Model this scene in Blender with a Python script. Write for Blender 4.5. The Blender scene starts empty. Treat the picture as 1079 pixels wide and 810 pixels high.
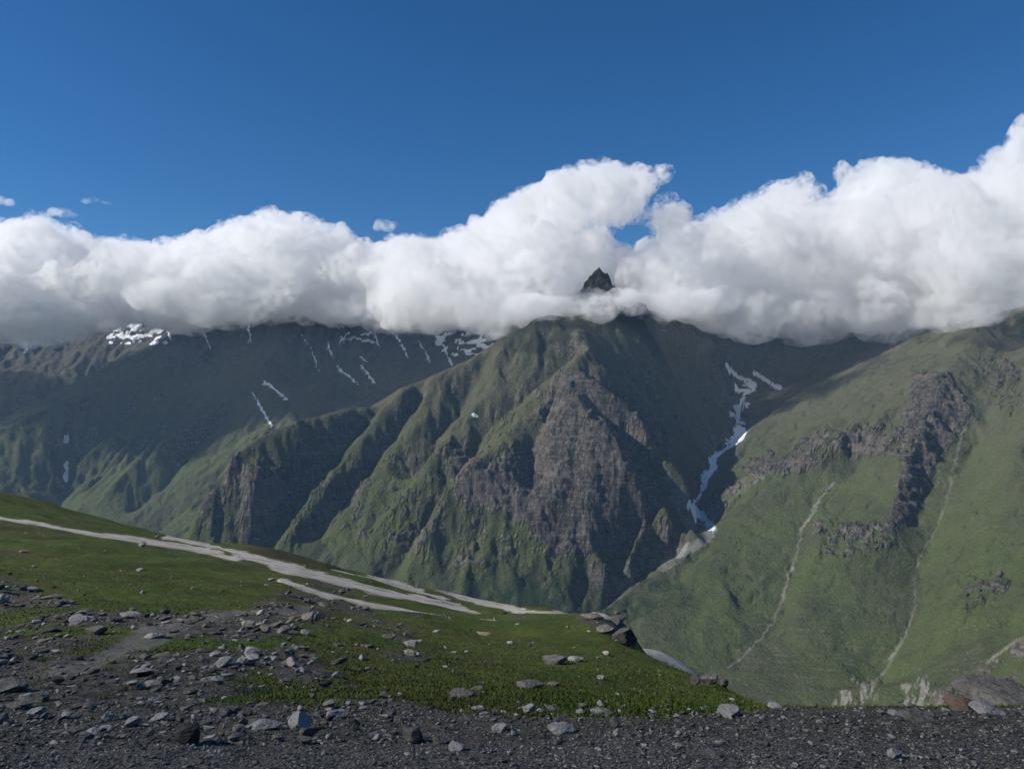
import bpy, math, random, os
import numpy as np
from mathutils import Vector

# ------------------------------------------------------------------ camera, sky, sun
scene = bpy.context.scene
COL = scene.collection
FPX = 830.0                       # focal length in pixels of the 1079-px wide photograph
SUN = Vector((-0.81, -0.10, 0.53)).normalized()      # direction towards the sun
cam_data = bpy.data.cameras.new('camera')
cam = bpy.data.objects.new('camera', cam_data); COL.objects.link(cam)
cam.location = (0, 0, 0); cam.rotation_euler = (math.radians(90), 0, 0)
cam_data.sensor_width = 36.0; cam_data.lens = 36.0 * FPX / 1079.0
cam_data.clip_start = 0.1; cam_data.clip_end = 200000
scene.camera = cam

world = bpy.data.worlds.new('World'); scene.world = world; world.use_nodes = True
wn = world.node_tree; wn.nodes.clear()
bg = wn.nodes.new('ShaderNodeBackground'); wo = wn.nodes.new('ShaderNodeOutputWorld')
sky = wn.nodes.new('ShaderNodeTexSky'); sky.sky_type = 'NISHITA'; sky.sun_disc = False
sky.sun_elevation = math.asin(SUN.z); sky.sun_rotation = math.atan2(SUN.x, SUN.y)
sky.altitude = 4000; sky.air_density = 1.5; sky.dust_density = 0.1; sky.ozone_density = 8
bg.inputs['Strength'].default_value = 0.082
sat = wn.nodes.new('ShaderNodeHueSaturation'); sat.inputs['Saturation'].default_value = 1.14
wn.links.new(sky.outputs[0], sat.inputs['Color']); wn.links.new(sat.outputs[0], bg.inputs[0]); wn.links.new(bg.outputs[0], wo.inputs[0])

sl = bpy.data.lights.new('sun', 'SUN'); sl.energy = 5.0; sl.angle = math.radians(0.5); sl.color = (1.0, 0.95, 0.87)
so = bpy.data.objects.new('sun', sl); COL.objects.link(so)
so.rotation_euler = SUN.to_track_quat('Z', 'Y').to_euler()

scene.view_settings.view_transform = 'Standard'; scene.view_settings.look = 'None'
scene.view_settings.gamma = 1.0; scene.view_settings.use_curve_mapping = False
scene.view_settings.exposure = 0.12
cy = scene.cycles
cy.use_denoising = True; cy.max_bounces = 18; cy.diffuse_bounces = 3; cy.glossy_bounces = 2
cy.volume_bounces = 16; cy.transparent_max_bounces = 16
cy.use_adaptive_sampling = True; cy.adaptive_threshold = 0.04
cy.volume_step_rate = 0.045; cy.volume_max_steps = 1024

# ------------------------------------------------------------------ helpers
def W(px, py, d):
    """point seen at photo pixel (px, py) at depth d"""
    return ((px - 539.5) / FPX * d, d, (405.0 - py) / FPX * d)

def sstep(a, b, x):
    t = np.clip((x - a) / (b - a), 0, 1); return t * t * (3 - 2 * t)

def _hash(ix, iy, seed):
    h = (ix.astype(np.int64) * 374761393 + iy.astype(np.int64) * 668265263 + seed * 1442695041) & 0xFFFFFFFF
    h = ((h ^ (h >> 13)) * 1274126177) & 0xFFFFFFFF
    return (h ^ (h >> 16)) & 0xFFFFFFFF

def gnoise(x, y, seed=0):
    ix = np.floor(x); iy = np.floor(y); fx = x - ix; fy = y - iy
    u = fx * fx * fx * (fx * (fx * 6 - 15) + 10); v = fy * fy * fy * (fy * (fy * 6 - 15) + 10)
    def g(a, b):
        ang = _hash(ix + a, iy + b, seed) * (2 * math.pi / 4294967296.0)
        return np.cos(ang) * (fx - a) + np.sin(ang) * (fy - b)
    n0 = g(0, 0) * (1 - u) + g(1, 0) * u; n1 = g(0, 1) * (1 - u) + g(1, 1) * u
    return (n0 * (1 - v) + n1 * v) * 1.5

def fbm(x, y, octaves=5, seed=0, gain=0.5, lac=2.03, ridged=False):
    s = np.zeros_like(x); a = 1.0; f = 1.0; tot = 0
    for o in range(octaves):
        n = gnoise(x * f + 17.3 * o, y * f - 9.1 * o, seed + o)
        if ridged: n = 1 - 2 * np.abs(n)
        s += a * n; tot += a; a *= gain; f *= lac
    return s / tot

def seg_dist(X, Y, pts):
    """distance of each (X, Y) to a polyline, and the interpolated third value of pts"""
    best = np.full(X.shape, 1e9); val = np.zeros(X.shape)
    for (x0, y0, *a), (x1, y1, *b) in zip(pts[:-1], pts[1:]):
        dx, dy = x1 - x0, y1 - y0
        t = np.clip(((X - x0) * dx + (Y - y0) * dy) / (dx * dx + dy * dy + 1e-9), 0, 1)
        dd = np.hypot(X - x0 - t * dx, Y - y0 - t * dy)
        m = dd < best; best = np.where(m, dd, best)
        if a: val = np.where(m, a[0] + t * (b[0] - a[0]), val)
    return best, val

def in_poly(X, Y, poly):
    ins = np.zeros(X.shape, bool); n = len(poly)
    for i in range(n):
        x0, y0 = poly[i]; x1, y1 = poly[(i + 1) % n]
        c = ((y0 > Y) != (y1 > Y)) & (X < (x1 - x0) * (Y - y0) / (y1 - y0 + 1e-12) + x0)
        ins ^= c
    return ins

def tag(o, label=None, cat=None, group=None, kind=None):
    if label: o['label'] = label
    if cat: o['category'] = cat
    if group: o['group'] = group
    if kind: o['kind'] = kind
    return o

def grid_mesh(name, P, mat, keep=None, attrs=None, smooth=True):
    """P is (rows, cols, 3); keep an optional (rows-1, cols-1) mask of the quads to use"""
    r, c = P.shape[:2]
    idx = np.arange(r * c).reshape(r, c)
    q = np.stack([idx[:-1, :-1], idx[:-1, 1:], idx[1:, 1:], idx[1:, :-1]], -1)
    q = q.reshape(-1, 4) if keep is None else q[keep]
    used = np.unique(q); remap = np.full(r * c, -1); remap[used] = np.arange(len(used))
    q = remap[q]; V = P.reshape(-1, 3)[used]
    me = bpy.data.meshes.new(name)
    me.vertices.add(len(V)); me.vertices.foreach_set('co', V.astype(np.float32).ravel())
    me.loops.add(q.size); me.loops.foreach_set('vertex_index', q.astype(np.int32).ravel())
    me.polygons.add(len(q)); me.polygons.foreach_set('loop_start', np.arange(0, q.size, 4, dtype=np.int32))
    me.polygons.foreach_set('loop_total', np.full(len(q), 4, np.int32))
    me.polygons.foreach_set('use_smooth', np.full(len(q), smooth, bool))
    me.update(calc_edges=True)
    for k, A in (attrs or {}).items():
        at = me.attributes.new(k, 'FLOAT_COLOR', 'POINT')
        at.data.foreach_set('color', A.reshape(-1, 4)[used].astype(np.float32).ravel())
    me.materials.append(mat)
    o = bpy.data.objects.new(name, me); COL.objects.link(o)
    return o

class NT:
    """small helper for writing node trees"""
    def __init__(s, name):
        s.m = bpy.data.materials.new(name); s.m.use_nodes = True
        s.t = s.m.node_tree; s.t.nodes.clear(); s.out = s.t.nodes.new('ShaderNodeOutputMaterial')
    def n(s, typ, ins=None, **props):
        x = s.t.nodes.new(typ)
        for k, v in props.items(): setattr(x, k, v)
        for k, v in (ins or {}).items(): s.set(x, k, v)
        return x
    def set(s, x, k, v):
        if isinstance(v, bpy.types.NodeSocket): s.t.links.new(v, x.inputs[k])
        else: x.inputs[k].default_value = v
    def math(s, op, a, b=0.0, clamp=False):
        return s.n('ShaderNodeMath', {0: a, 1: b}, operation=op, use_clamp=clamp).outputs[0]
    def mix(s, f, a, b):
        x = s.n('ShaderNodeMix', data_type='RGBA')
        s.set(x, 0, f)
        for k, v in ((6, a), (7, b)):
            s.set(x, k, v if isinstance(v, bpy.types.NodeSocket) else (*v, 1))
        return x.outputs[2]
    def noise(s, vec, scale, detail=4.0, rough=0.55, dist=0.0):
        return s.n('ShaderNodeTexNoise', {'Vector': vec, 'Scale': scale, 'Detail': detail, 'Roughness': rough, 'Distortion': dist}).outputs[0]
    def ramp(s, f, a, b, lo=0.0, hi=1.0):
        return s.n('ShaderNodeMapRange', {0: f, 1: a, 2: b, 3: lo, 4: hi}, interpolation_type='SMOOTHSTEP').outputs[0]
    def pos(s, sc=(1, 1, 1)):
        g = s.n('ShaderNodeNewGeometry').outputs['Position']
        return s.n('ShaderNodeVectorMath', {0: g, 1: sc}, operation='MULTIPLY').outputs[0]
    def attr(s, name):
        a = s.n('ShaderNodeAttribute', attribute_name=name)
        sp = s.n('ShaderNodeSeparateColor', {0: a.outputs['Color']})
        return sp.outputs[0], sp.outputs[1], sp.outputs[2], a.outputs['Alpha']
    def bump(s, h, dist, strength=1.0, nrm=None):
        x = s.n('ShaderNodeBump', {'Height': h, 'Distance': dist, 'Strength': strength})
        if nrm is not None: s.set(x, 'Normal', nrm)
        return x.outputs[0]
    def bsdf(s, col, rough=0.9, nrm=None, spec=0.2):
        x = s.n('ShaderNodeBsdfPrincipled', {'Base Color': col, 'Roughness': rough, 'Specular IOR Level': spec})
        if nrm is not None: s.set(x, 'Normal', nrm)
        s.t.links.new(x.outputs[0], s.out.inputs['Surface']); return s.m

# ------------------------------------------------------------------ far terrain: one height field from ridge and valley lines
CS = 16.0
GX = np.arange(-9400, 9400.1, CS); GY = np.arange(700, 13400.1, CS)
NX, NY = len(GX), len(GY)

RIDGES = [  # (px, py, depth) along crests
 # central mountain: left skyline, then the crest running back to the right
 [(565,331,6000),(545,345,5980),(520,361,5930),(495,376,5850),(470,385,5780),(430,399,5650),(380,414,5500),(350,426,5400),(320,440,5300),(290,455,5200),(262,470,5080),(240,493,4980),(222,525,4900),(208,548,4820),(190,585,4700)],
 [(565,331,6000),(600,338,6050),(640,325,6200),(690,330,6450),(735,345,6700),(765,372,6750),(785,405,6700)],
 # spine down to the rock face
 [(565,331,6000),(592,343,5880),(612,352,5740),(619,366,5600),(604,382,5460),(596,396,5360)],
 [(596,396,5360),(622,402,5290),(652,418,5200),(682,446,5060),(706,476,4970),(728,505,4900),(740,522,4870)],
 [(596,396,5360),(606,420,5120),(622,442,4980),(640,458,4900),(655,486,4800),(680,516,4720),(678,545,4600),(648,578,4440),(632,606,4330)],
 [(690,520,4740),(716,545,4620),(738,572,4480),(730,600,4380)],
 # ribs on the left flank
 [(596,396,5360),(566,436,5130),(534,470,4930),(500,490,4830),(480,507,4760),(458,545,4600),(432,592,4420)],
 [(578,352,5880),(545,372,5760),(520,395,5620),(508,415,5520),(488,440,5370),(470,462,5230),(448,492,5070),(420,525,4920),(392,565,4740),(372,592,4600)],
 [(420,430,5520),(395,455,5380),(368,485,5200),(335,520,5000),(300,560,4780)],
 [(455,405,5680),(432,430,5560),(410,462,5360),(375,505,5120)],
 [(330,455,5270),(300,480,5080),(270,515,4880)],
 # right mountain: crest falling to the side valley
 [(1400,270,5200),(1240,290,5400),(1079,322,5700),(1040,335,5850),(1000,346,6000),(965,357,6150),(930,372,6250),(890,391,6300),(850,412,6200),(815,436,6050),(790,455,5900),(772,480,5650),(756,508,5350),(745,530,5150),(738,550,4950)],
 [(738,556,4800),(712,580,4500),(680,606,4250),(640,636,4000),(612,655,3850)],
 # its blunt nose
 [(1040,335,5850),(1020,365,5500),(998,390,5220),(985,415,4950),(974,446,4720),(960,480,4480),(950,520,4250),(936,560,4020),(925,592,3830)],
 [(985,415,4950),(930,432,5100),(880,462,4960),(840,480,4980),(800,505,4980),(765,530,4950)],
 [(870,545,4330),(850,620,3850),(825,690,3400)],
 [(1180,330,5200),(1110,400,4600),(1079,450,4250),(1060,520,3850),(1040,580,3500),(1010,650,3100),(990,700,2850)],
 [(1300,520,2300),(1160,600,2300),(1079,662,2320),(1035,692,2380),(990,722,2420)],
 # far left mountains
 [(520,250,10600),(430,265,10500),(350,280,10200),(290,300,9800),(240,335,9500),(195,346,9200),(165,372,8900),(130,395,8600),(80,420,8300),(30,445,8000),(-40,470,7700)],
 [(290,300,9800),(300,360,9000),(262,400,8400),(225,425,8100),(185,450,7800),(150,480,7500),(110,520,7200),(80,560,6900)],
 [(262,400,8400),(296,425,8000),(262,452,7700),(225,485,7400),(185,525,7000),(150,575,6600)],
 [(296,425,8000),(325,455,7500),(290,500,7000)],
 [(430,265,10500),(440,340,9900),(455,380,9300),(440,400,8800)],
 [(-260,300,11500),(-100,330,11400),(0,340,11200),(80,335,11300),(160,315,11600),(240,290,12200)],
 [(80,335,11300),(60,390,10000),(20,420,9300),(-20,450,8800)],
 # behind the side valley
 [(520,250,10600),(620,260,10400),(700,270,10200),(780,310,9800),(850,300,10100),(930,290,9800),(1000,300,8800),(1040,320,7800)],
 [(850,300,10100),(835,360,9300),(822,395,8600),(812,425,8000)],
 [(700,270,10200),(745,340,9000),(760,385,8300)],
]
VALLEYS = [  # (px, py, depth)
 [(800,330,9600),(790,375,8900),(776,405,8000),(786,430,7300),(784,446,6900),(777,460,6500),(757,478,6050),(748,497,5750),(741,515,5500),(735,537,5250),(744,552,5020),(735,580,4800),(700,610,4550),(650,640,4350),(590,665,4150),(480,680,4050)],
 [(690,380,6050),(735,425,6000),(762,450,6000)],
 [(645,420,5350),(690,450,5350),(730,480,5450)],
 # shaded bowl between the two rock ribs
 [(632,425,5140),(662,455,5080),(692,488,5020),(722,520,4960),(738,545,4880)],
 [(690,540,4780),(668,575,4600),(645,610,4400),(625,640,4250)],
 [(606,372,5720),(588,382,5640),(562,400,5550),(535,424,5430),(510,448,5300),(498,472,5150),(475,508,4960),(448,545,4780),(428,574,4650),(410,605,4480)],
 [(590,404,5380),(580,425,5260),(567,455,5100),(556,486,4950),(560,510,4850)],
 [(492,405,5720),(486,432,5580),(470,446,5450),(455,470,5290),(430,500,5140)],
 [(446,425,5680),(425,450,5530),(400,480,5340),(365,520,5120),(325,570,4850)],
 [(400,430,5600),(375,455,5430),(345,485,5230),(305,530,4980),(270,570,4780)],
 # right mountain gullies
 [(1075,352,5600),(1045,395,5150),(1012,432,4850),(994,470,4600),(978,515,4340),(962,555,4110)],
 [(1079,400,5000),(1040,440,4750),(1015,490,4450),(992,540,4150),(972,590,3850),(962,640,3545),(945,685,3300),(930,730,3060)],
 [(905,490,4830),(880,515,4640),(852,550,4420),(838,600,4080),(820,655,3720),(780,702,3420)],
 [(1160,640,2700),(1079,690,2650),(1020,730,2600),(950,760,2550)],
 # between the far left ridges
 [(215,395,8800),(170,420,8500),(120,450,8200),(75,480,7900),(65,520,7500),(50,560,7100)],
 [(235,440,8100),(190,485,7600),(140,540,7100)],
 [(330,415,8900),(300,410,8700)],
 [(110,380,10200),(60,415,9600),(0,440,9000),(-60,470,8400)],
 [(380,330,9700),(360,380,9000),(345,420,8400),(335,440,8000)],
 [(400,430,7800),(330,480,7000),(280,520,6500),(230,590,5900),(150,650,5300),(60,680,4900)],
]
FLOOR = [  # world (x, y, z): valley floors and edges
 [(-6000,5200,-1500),(-4000,4800,-1500),(-2400,4600,-1470),(-1000,4100,-1420),(-100,3850,-1400),(400,3950,-1390)],
 [(-6500,3200,-1480),(-3000,3000,-1500),(-800,2700,-1450),(600,2500,-1400),(1200,2400,-1300)],
 [(-9400,700,-500),(-4000,700,-620),(0,700,-640),(4000,700,-560),(9400,700,-300)],
 [(-9400,1700,-1000),(-3000,1700,-1250),(0,1700,-1200),(1500,1700,-1150),(3000,1700,-1000)],
 [(-9400,700,-500),(-9400,5000,-400),(-9400,9000,300),(-9400,13400,900)],
 [(9400,700,-300),(9400,5000,600),(9400,9000,900),(9400,13400,1100)],
 [(-9400,13400,900),(0,13400,1500),(9400,13400,1100)],
]

def build_height():
    lines = [[W(*p) for p in l] for l in RIDGES + VALLEYS] + FLOOR
    levels = [16, 8, 4, 2, 1]; Z = None
    for L in levels:
        nx, ny = (NX + L - 1) // L, (NY + L - 1) // L
        fix = np.zeros((ny, nx), bool); val = np.zeros((ny, nx)); cnt = np.zeros((ny, nx))
        for l in lines:
            for a, b in zip(l[:-1], l[1:]):
                n = int(max(abs(a[0] - b[0]), abs(a[1] - b[1])) / (CS * L) * 2) + 2
                t = np.linspace(0, 1, n)
                x = a[0] + t * (b[0] - a[0]); y = a[1] + t * (b[1] - a[1]); z = a[2] + t * (b[2] - a[2])
                i = np.round((x - GX[0]) / (CS * L)).astype(int); j = np.round((y - GY[0]) / (CS * L)).astype(int)
                ok = (i >= 0) & (i < nx) & (j >= 0) & (j < ny)
                np.add.at(val, (j[ok], i[ok]), z[ok]); np.add.at(cnt, (j[ok], i[ok]), 1)
        fix = cnt > 0; val[fix] /= cnt[fix]
        if Z is None: Z = np.full((ny, nx), -200.0)
        else:
            jj = np.clip(np.arange(ny) / 2.0, 0, Z.shape[0] - 1); ii = np.clip(np.arange(nx) / 2.0, 0, Z.shape[1] - 1)
            j0 = np.floor(jj).astype(int); i0 = np.floor(ii).astype(int)
            j1 = np.minimum(j0 + 1, Z.shape[0] - 1); i1 = np.minimum(i0 + 1, Z.shape[1] - 1)
            fj = (jj - j0)[:, None]; fi = (ii - i0)[None]
            Z = (Z[j0][:, i0] * (1 - fj) + Z[j1][:, i0] * fj) * (1 - fi) + (Z[j0][:, i1] * (1 - fj) + Z[j1][:, i1] * fj) * fi
        Z[fix] = val[fix]
        for it in range({16: 600, 8: 300, 4: 150, 2: 80, 1: 40}[L]):
            Pd = np.pad(Z, 1, mode='edge')
            Z = 0.25 * (Pd[:-2, 1:-1] + Pd[2:, 1:-1] + Pd[1:-1, :-2] + Pd[1:-1, 2:])
            Z[fix] = val[fix]
    for it in range(2):
        Pd = np.pad(Z, 1, mode='edge')
        Z = 0.5 * Z + 0.125 * (Pd[:-2, 1:-1] + Pd[2:, 1:-1] + Pd[1:-1, :-2] + Pd[1:-1, 2:])
    return Z

def bil(Z, X, Y):
    fx = np.clip((X - GX[0]) / CS, 0, NX - 1.001); fy = np.clip((Y - GY[0]) / CS, 0, NY - 1.001)
    i = fx.astype(int); j = fy.astype(int); fx = fx - i; fy = fy - j
    return (Z[j, i] * (1 - fx) + Z[j, i + 1] * fx) * (1 - fy) + (Z[j + 1, i] * (1 - fx) + Z[j + 1, i + 1] * fx) * fy

def blur(Z, n):
    for _ in range(n):
        Pd = np.pad(Z, 1, mode='edge')
        Z = 0.4 * Z + 0.15 * (Pd[:-2, 1:-1] + Pd[2:, 1:-1] + Pd[1:-1, :-2] + Pd[1:-1, 2:])
    return Z

def erode(Z, batches=36, drops=26000, steps=70, seed=3, k=0.30):
    """rain drops carve gullies: vectorised particle erosion"""
    rng = np.random.default_rng(seed); H = Z / CS
    ny, nx = H.shape
    for b in range(batches):
        x = rng.uniform(1, nx - 3, drops); y = rng.uniform(1, ny - 3, drops)
        dx = np.zeros(drops); dy = np.zeros(drops); sed = np.zeros(drops); vel = np.ones(drops); wat = np.ones(drops)
        D = np.zeros(H.size)
        for s in range(steps):
            i = x.astype(int); j = y.astype(int); fx = x - i; fy = y - j
            f = j * nx + i; Hf = H.ravel()
            a, bb, c, d = Hf[f], Hf[f + 1], Hf[f + nx], Hf[f + nx + 1]
            gx = (bb - a) * (1 - fy) + (d - c) * fy; gy = (c - a) * (1 - fx) + (d - bb) * fx
            h0 = (a * (1 - fx) + bb * fx) * (1 - fy) + (c * (1 - fx) + d * fx) * fy
            dx = dx * 0.15 - gx * 0.85; dy = dy * 0.15 - gy * 0.85
            n = np.hypot(dx, dy) + 1e-6; dx /= n; dy /= n
            x2 = np.clip(x + dx, 1, nx - 3); y2 = np.clip(y + dy, 1, ny - 3)
            i2 = x2.astype(int); j2 = y2.astype(int); gx2 = x2 - i2; gy2 = y2 - j2; f2 = j2 * nx + i2
            h1 = (Hf[f2] * (1 - gx2) + Hf[f2 + 1] * gx2) * (1 - gy2) + (Hf[f2 + nx] * (1 - gx2) + Hf[f2 + nx + 1] * gx2) * gy2
            dh = h1 - h0
            cap = np.maximum(-dh, 0.01) * vel * wat * 4.0
            amt = np.where((sed > cap) | (dh > 0), np.where(dh > 0, -np.minimum(dh, sed), -(sed - cap) * 0.25), np.minimum((cap - sed) * k, np.maximum(-dh, 0)) )
            # amt > 0 : erode at the old place
            sed = sed + amt
            for off, wgt in ((0, (1 - fx) * (1 - fy)), (1, fx * (1 - fy)), (nx, (1 - fx) * fy), (nx + 1, fx * fy)):
                D -= np.bincount(f + off, weights=amt * wgt * 0.5, minlength=H.size)
            vel = np.sqrt(np.clip(vel * vel - dh * 1.5, 0.05, 9)); wat *= 0.985
            x, y = x2, y2
        D = D.reshape(H.shape)
        D = np.clip(D, -1.2, 0.5)
        H = H + 0.6 * D + 0.4 * blur(D, 1)
    return H * CS

HB = build_height()
_X, _Y = np.meshgrid(GX, GY)
_pxg = 539.5 + FPX * _X / _Y
_up = sstep(-1380, -900, HB)
# the upper left shoulder of the central mountain is a smooth dome
_pyg = 405 - FPX * HB / _Y
_dome = sstep(255, 330, _pxg) * (1 - sstep(545, 590, _pxg)) * (1 - sstep(425, 475, _pyg + (_pxg - 420) * -0.12)) * sstep(4700, 4900, _Y) * (1 - sstep(6000, 6400, _Y))
HB = HB + _dome * 0.8 * (blur(HB, 60) - HB) 
_dome = blur(_dome, 10)
# the side gullies are cut deeper than the smooth fill makes them
for _l in VALLEYS[1:13] + VALLEYS[14:19]:
    _pl = [W(*q)[:2] for q in _l]
    _x0 = min(q[0] for q in _pl) - 400; _x1 = max(q[0] for q in _pl) + 400; _y0 = min(q[1] for q in _pl) - 400; _y1 = max(q[1] for q in _pl) + 400
    _i = slice(max(0, int((_x0 - GX[0]) / CS)), int((_x1 - GX[0]) / CS)); _j = slice(max(0, int((_y0 - GY[0]) / CS)), int((_y1 - GY[0]) / CS))
    _d, _ = seg_dist(_X[_j, _i] + 60 * gnoise(_X[_j, _i] / 240, _Y[_j, _i] / 240, 3), _Y[_j, _i], _pl)
    HB[_j, _i] -= (80 if _pl[0][0] < 1500 else 8) * np.exp(-(_d / 70.0) ** 1.3)
_pxg = 539.5 + FPX * _X / _Y
# the right mountain is smooth grass below its cliffs, the others are cut by more gullies
_smooth = np.maximum(sstep(700, 900, _pxg + (_Y - 4500) * 0.03) * (1 - sstep(5600, 7200, _Y)), 0)
_smooth = _smooth * (1 - 0.65 * sstep(-650, -150, HB))
_smooth = np.maximum(_smooth, _dome * 0.8)
_rough = 1 - 0.72 * _smooth
HB = HB + _up * _rough * (fbm(_X / 1000, _Y / 1000, 5, 11, ridged=True) * 34 + fbm(_X / 360, _Y / 360, 4, 21, ridged=True) * 15)
HB = HB + _up * _smooth * fbm(_X / 700, _Y / 700, 4, 41) * 22
_H2 = HB.copy()
_c = HB[::2, ::2].copy()
_e = erode(_c * 0.5, batches=16, drops=12000, steps=60, seed=5) / 0.5
_dc = _e - _c
_wild2 = 0.4 + 1.1 * sstep(-0.2, 0.35, fbm(_X / 1100, _Y / 1100, 3, 177))
_jj = np.clip(np.arange(NY) / 2.0, 0, _c.shape[0] - 1.001); _ii = np.clip(np.arange(NX) / 2.0, 0, _c.shape[1] - 1.001)
_j0 = _jj.astype(int); _i0 = _ii.astype(int); _fj = (_jj - _j0)[:, None]; _fi = (_ii - _i0)[None]
_dc = (_dc[_j0][:, _i0] * (1 - _fj) + _dc[_j0 + 1][:, _i0] * _fj) * (1 - _fi) + (_dc[_j0][:, _i0 + 1] * (1 - _fj) + _dc[_j0 + 1][:, _i0 + 1] * _fj) * _fi
_wild = 0.45 + 0.55 * sstep(-0.25, 0.35, fbm(_X / 800, _Y / 800, 3, 77))
HB = HB + blur(_dc, 2) * (0.40 * _wild2 * (1 - 0.6 * _smooth) * (1 + 1.0 * sstep(6500, 8000, _Y)))
_h = HB.copy()
HB = erode(HB, batches=14, seed=8)
HB = _h + blur(HB - _h, 1) * _wild * (1 - 0.5 * _smooth) * 0.24

# polar mesh of the far terrain, finer towards the camera
NC, NR = 1060, 1250
uu = np.linspace(-0.86, 0.90, NC); dd = 900 * (13300 / 900.0) ** np.linspace(0, 1, NR)
TU, TD = np.meshgrid(uu, dd)
TX = TU * TD; TY = TD.copy()
_wx = fbm(TX / 260, TY / 260, 4, 51) * 46; _wy = fbm(TX / 260, TY / 260, 4, 61) * 46
TZ = bil(HB, TX + _wx, TY + _wy)
def projected():
    return 539.5 + FPX * TU, 405 - FPX * TZ / TD
PX, PY = projected()
gz = np.gradient(TZ, axis=0) / np.gradient(TY, axis=0)
gx = np.gradient(TZ, axis=1) / np.gradient(TX, axis=1)
SLOPE = np.hypot(gz, gx)
NA = fbm(TX / 150, TY / 150, 4, 71); NB = fbm(TX / 45, TY / 45, 4, 81); ND = fbm(TX / 17, TY / 17, 3, 83); NCL = fbm(TX / 420, TY / 420, 3, 91)
NZ = fbm(TX / 70, TZ / 28, 3, 93)
WPX = PX + NA * 11 + NB * 5; WPY = PY + fbm(TX / 130, TZ / 130, 3, 72) * 10 + NZ * 5

def soft_poly(poly, dmin, dmax, w=1):
    m = in_poly(WPX, WPY, poly) & (TD > dmin) & (TD < dmax)
    return m.astype(float) * w
ROCK = np.zeros_like(TZ)
for poly, a, b, w in [
    ([(588,392),(618,396),(648,408),(676,428),(700,455),(716,484),(700,482),(672,452),(652,446),(664,480),(692,520),(690,548),(650,585),(622,578),(596,545),(560,512),(546,484),(562,470),(574,452),(580,420)], 4000, 5600, 1),
    ([(474,498),(490,484),(520,486),(548,478),(566,500),(604,545),(636,585),(600,590),(560,566),(525,540),(480,530)], 4000, 5400, .9),
    ([(520,392),(548,405),(560,425),(556,470),(545,470),(520,440)], 5000, 5900, .2),
    ([(236,500),(250,478),(290,484),(330,496),(350,510),(330,528),(290,528),(246,534),(214,552),(208,540)], 4300, 5300, .6),
    ([(335,478),(440,470),(470,490),(440,520),(380,520),(350,500)], 4500, 5500, .3),
    ([(738,550),(752,518),(790,484),(840,466),(880,450),(930,444),(965,455),(955,478),(900,482),(850,498),(800,508),(764,536),(750,556)], 4300, 6200, .62),
    ([(960,392),(1004,396),(1026,430),(1008,470),(988,484),(974,520),(958,562),(936,588),(926,560),(948,520),(952,470)], 3500, 5600, .8),
    ([(842,546),(880,544),(945,552),(940,580),(900,592),(866,584)], 3500, 4700, .62),
    ([(1020,380),(1060,370),(1079,400),(1079,440),(1050,430)], 4000, 5900, .5),
    ([(1005,610),(1060,600),(1062,630),(1015,632)], 2500, 4000, .6),
    ]:
    ROCK = np.maximum(ROCK, soft_poly(poly, a, b, w))
_steep = sstep(0.45, 1.1, SLOPE)
ROCK = blur(ROCK, 40)
BAND = in_poly(WPX, WPY, [(225,480),(470,470),(560,400),(700,450),(720,600),(640,620),(560,610),(400,590),(210,560)]) * (TD > 4000) * (TD < 5600)
ROCK = np.maximum(ROCK, blur(BAND.astype(float), 20) * 0.30)
ROCK = sstep(0.34, 0.62, ROCK + ND * 0.35 + NB * 0.40 + NZ * 0.36 + NA * 0.5 + NCL * 0.35 - 0.05 + (_steep - 0.6) * 0.35) * np.minimum(1, ROCK * 2.2)
ROCKR = np.maximum(ROCK, 0.75 * sstep(1.9, 2.6, SLOPE + NB * 0.5 + NZ * 0.4) * (TD > 1500))
# high far ground is bare dark rock
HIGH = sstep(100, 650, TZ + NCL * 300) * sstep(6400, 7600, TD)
# cliffs: terraces and fluting
_k = blur(np.minimum(ROCK * 1.2, 1), 2)
_dip = 0.05 * TX - 0.04 * TY + 26 * NCL + 14 * NA
_per = 58.0; _t = (TZ + _dip) / _per; _fr = _t - np.floor(_t)
_terr = (np.floor(_t) + sstep(0.28, 0.72, _fr) - _t) * _per
_per2 = 23.0; _t2 = (TZ + _dip * 1.2) / _per2; _fr2 = _t2 - np.floor(_t2)
_terr2 = (np.floor(_t2) + sstep(0.3, 0.7, _fr2) - _t2) * _per2
TZ = TZ + _k * (_terr * 0.8 * sstep(-.3, .3, NA + NCL) + _terr2 * 0.28 * sstep(-.2, .3, NB - NCL) + fbm(TX / 110, TY / 110, 4, 96, ridged=True) * 16 + fbm(TX / 34, TY / 34, 3, 95, ridged=True) * 10)
TZ = TZ + (1 - _k) * (fbm(TX / 60, TY / 60, 4, 97) * 4.5) * sstep(-1400, -1200, TZ)
# shaded gully scars on grass
TZ = TZ - sstep(.55, .9, fbm(TX / 210 , TY / 210, 4, 98, ridged=True)) * 14 * sstep(0.3, 0.6, SLOPE)
PX, PY = projected()

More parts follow.
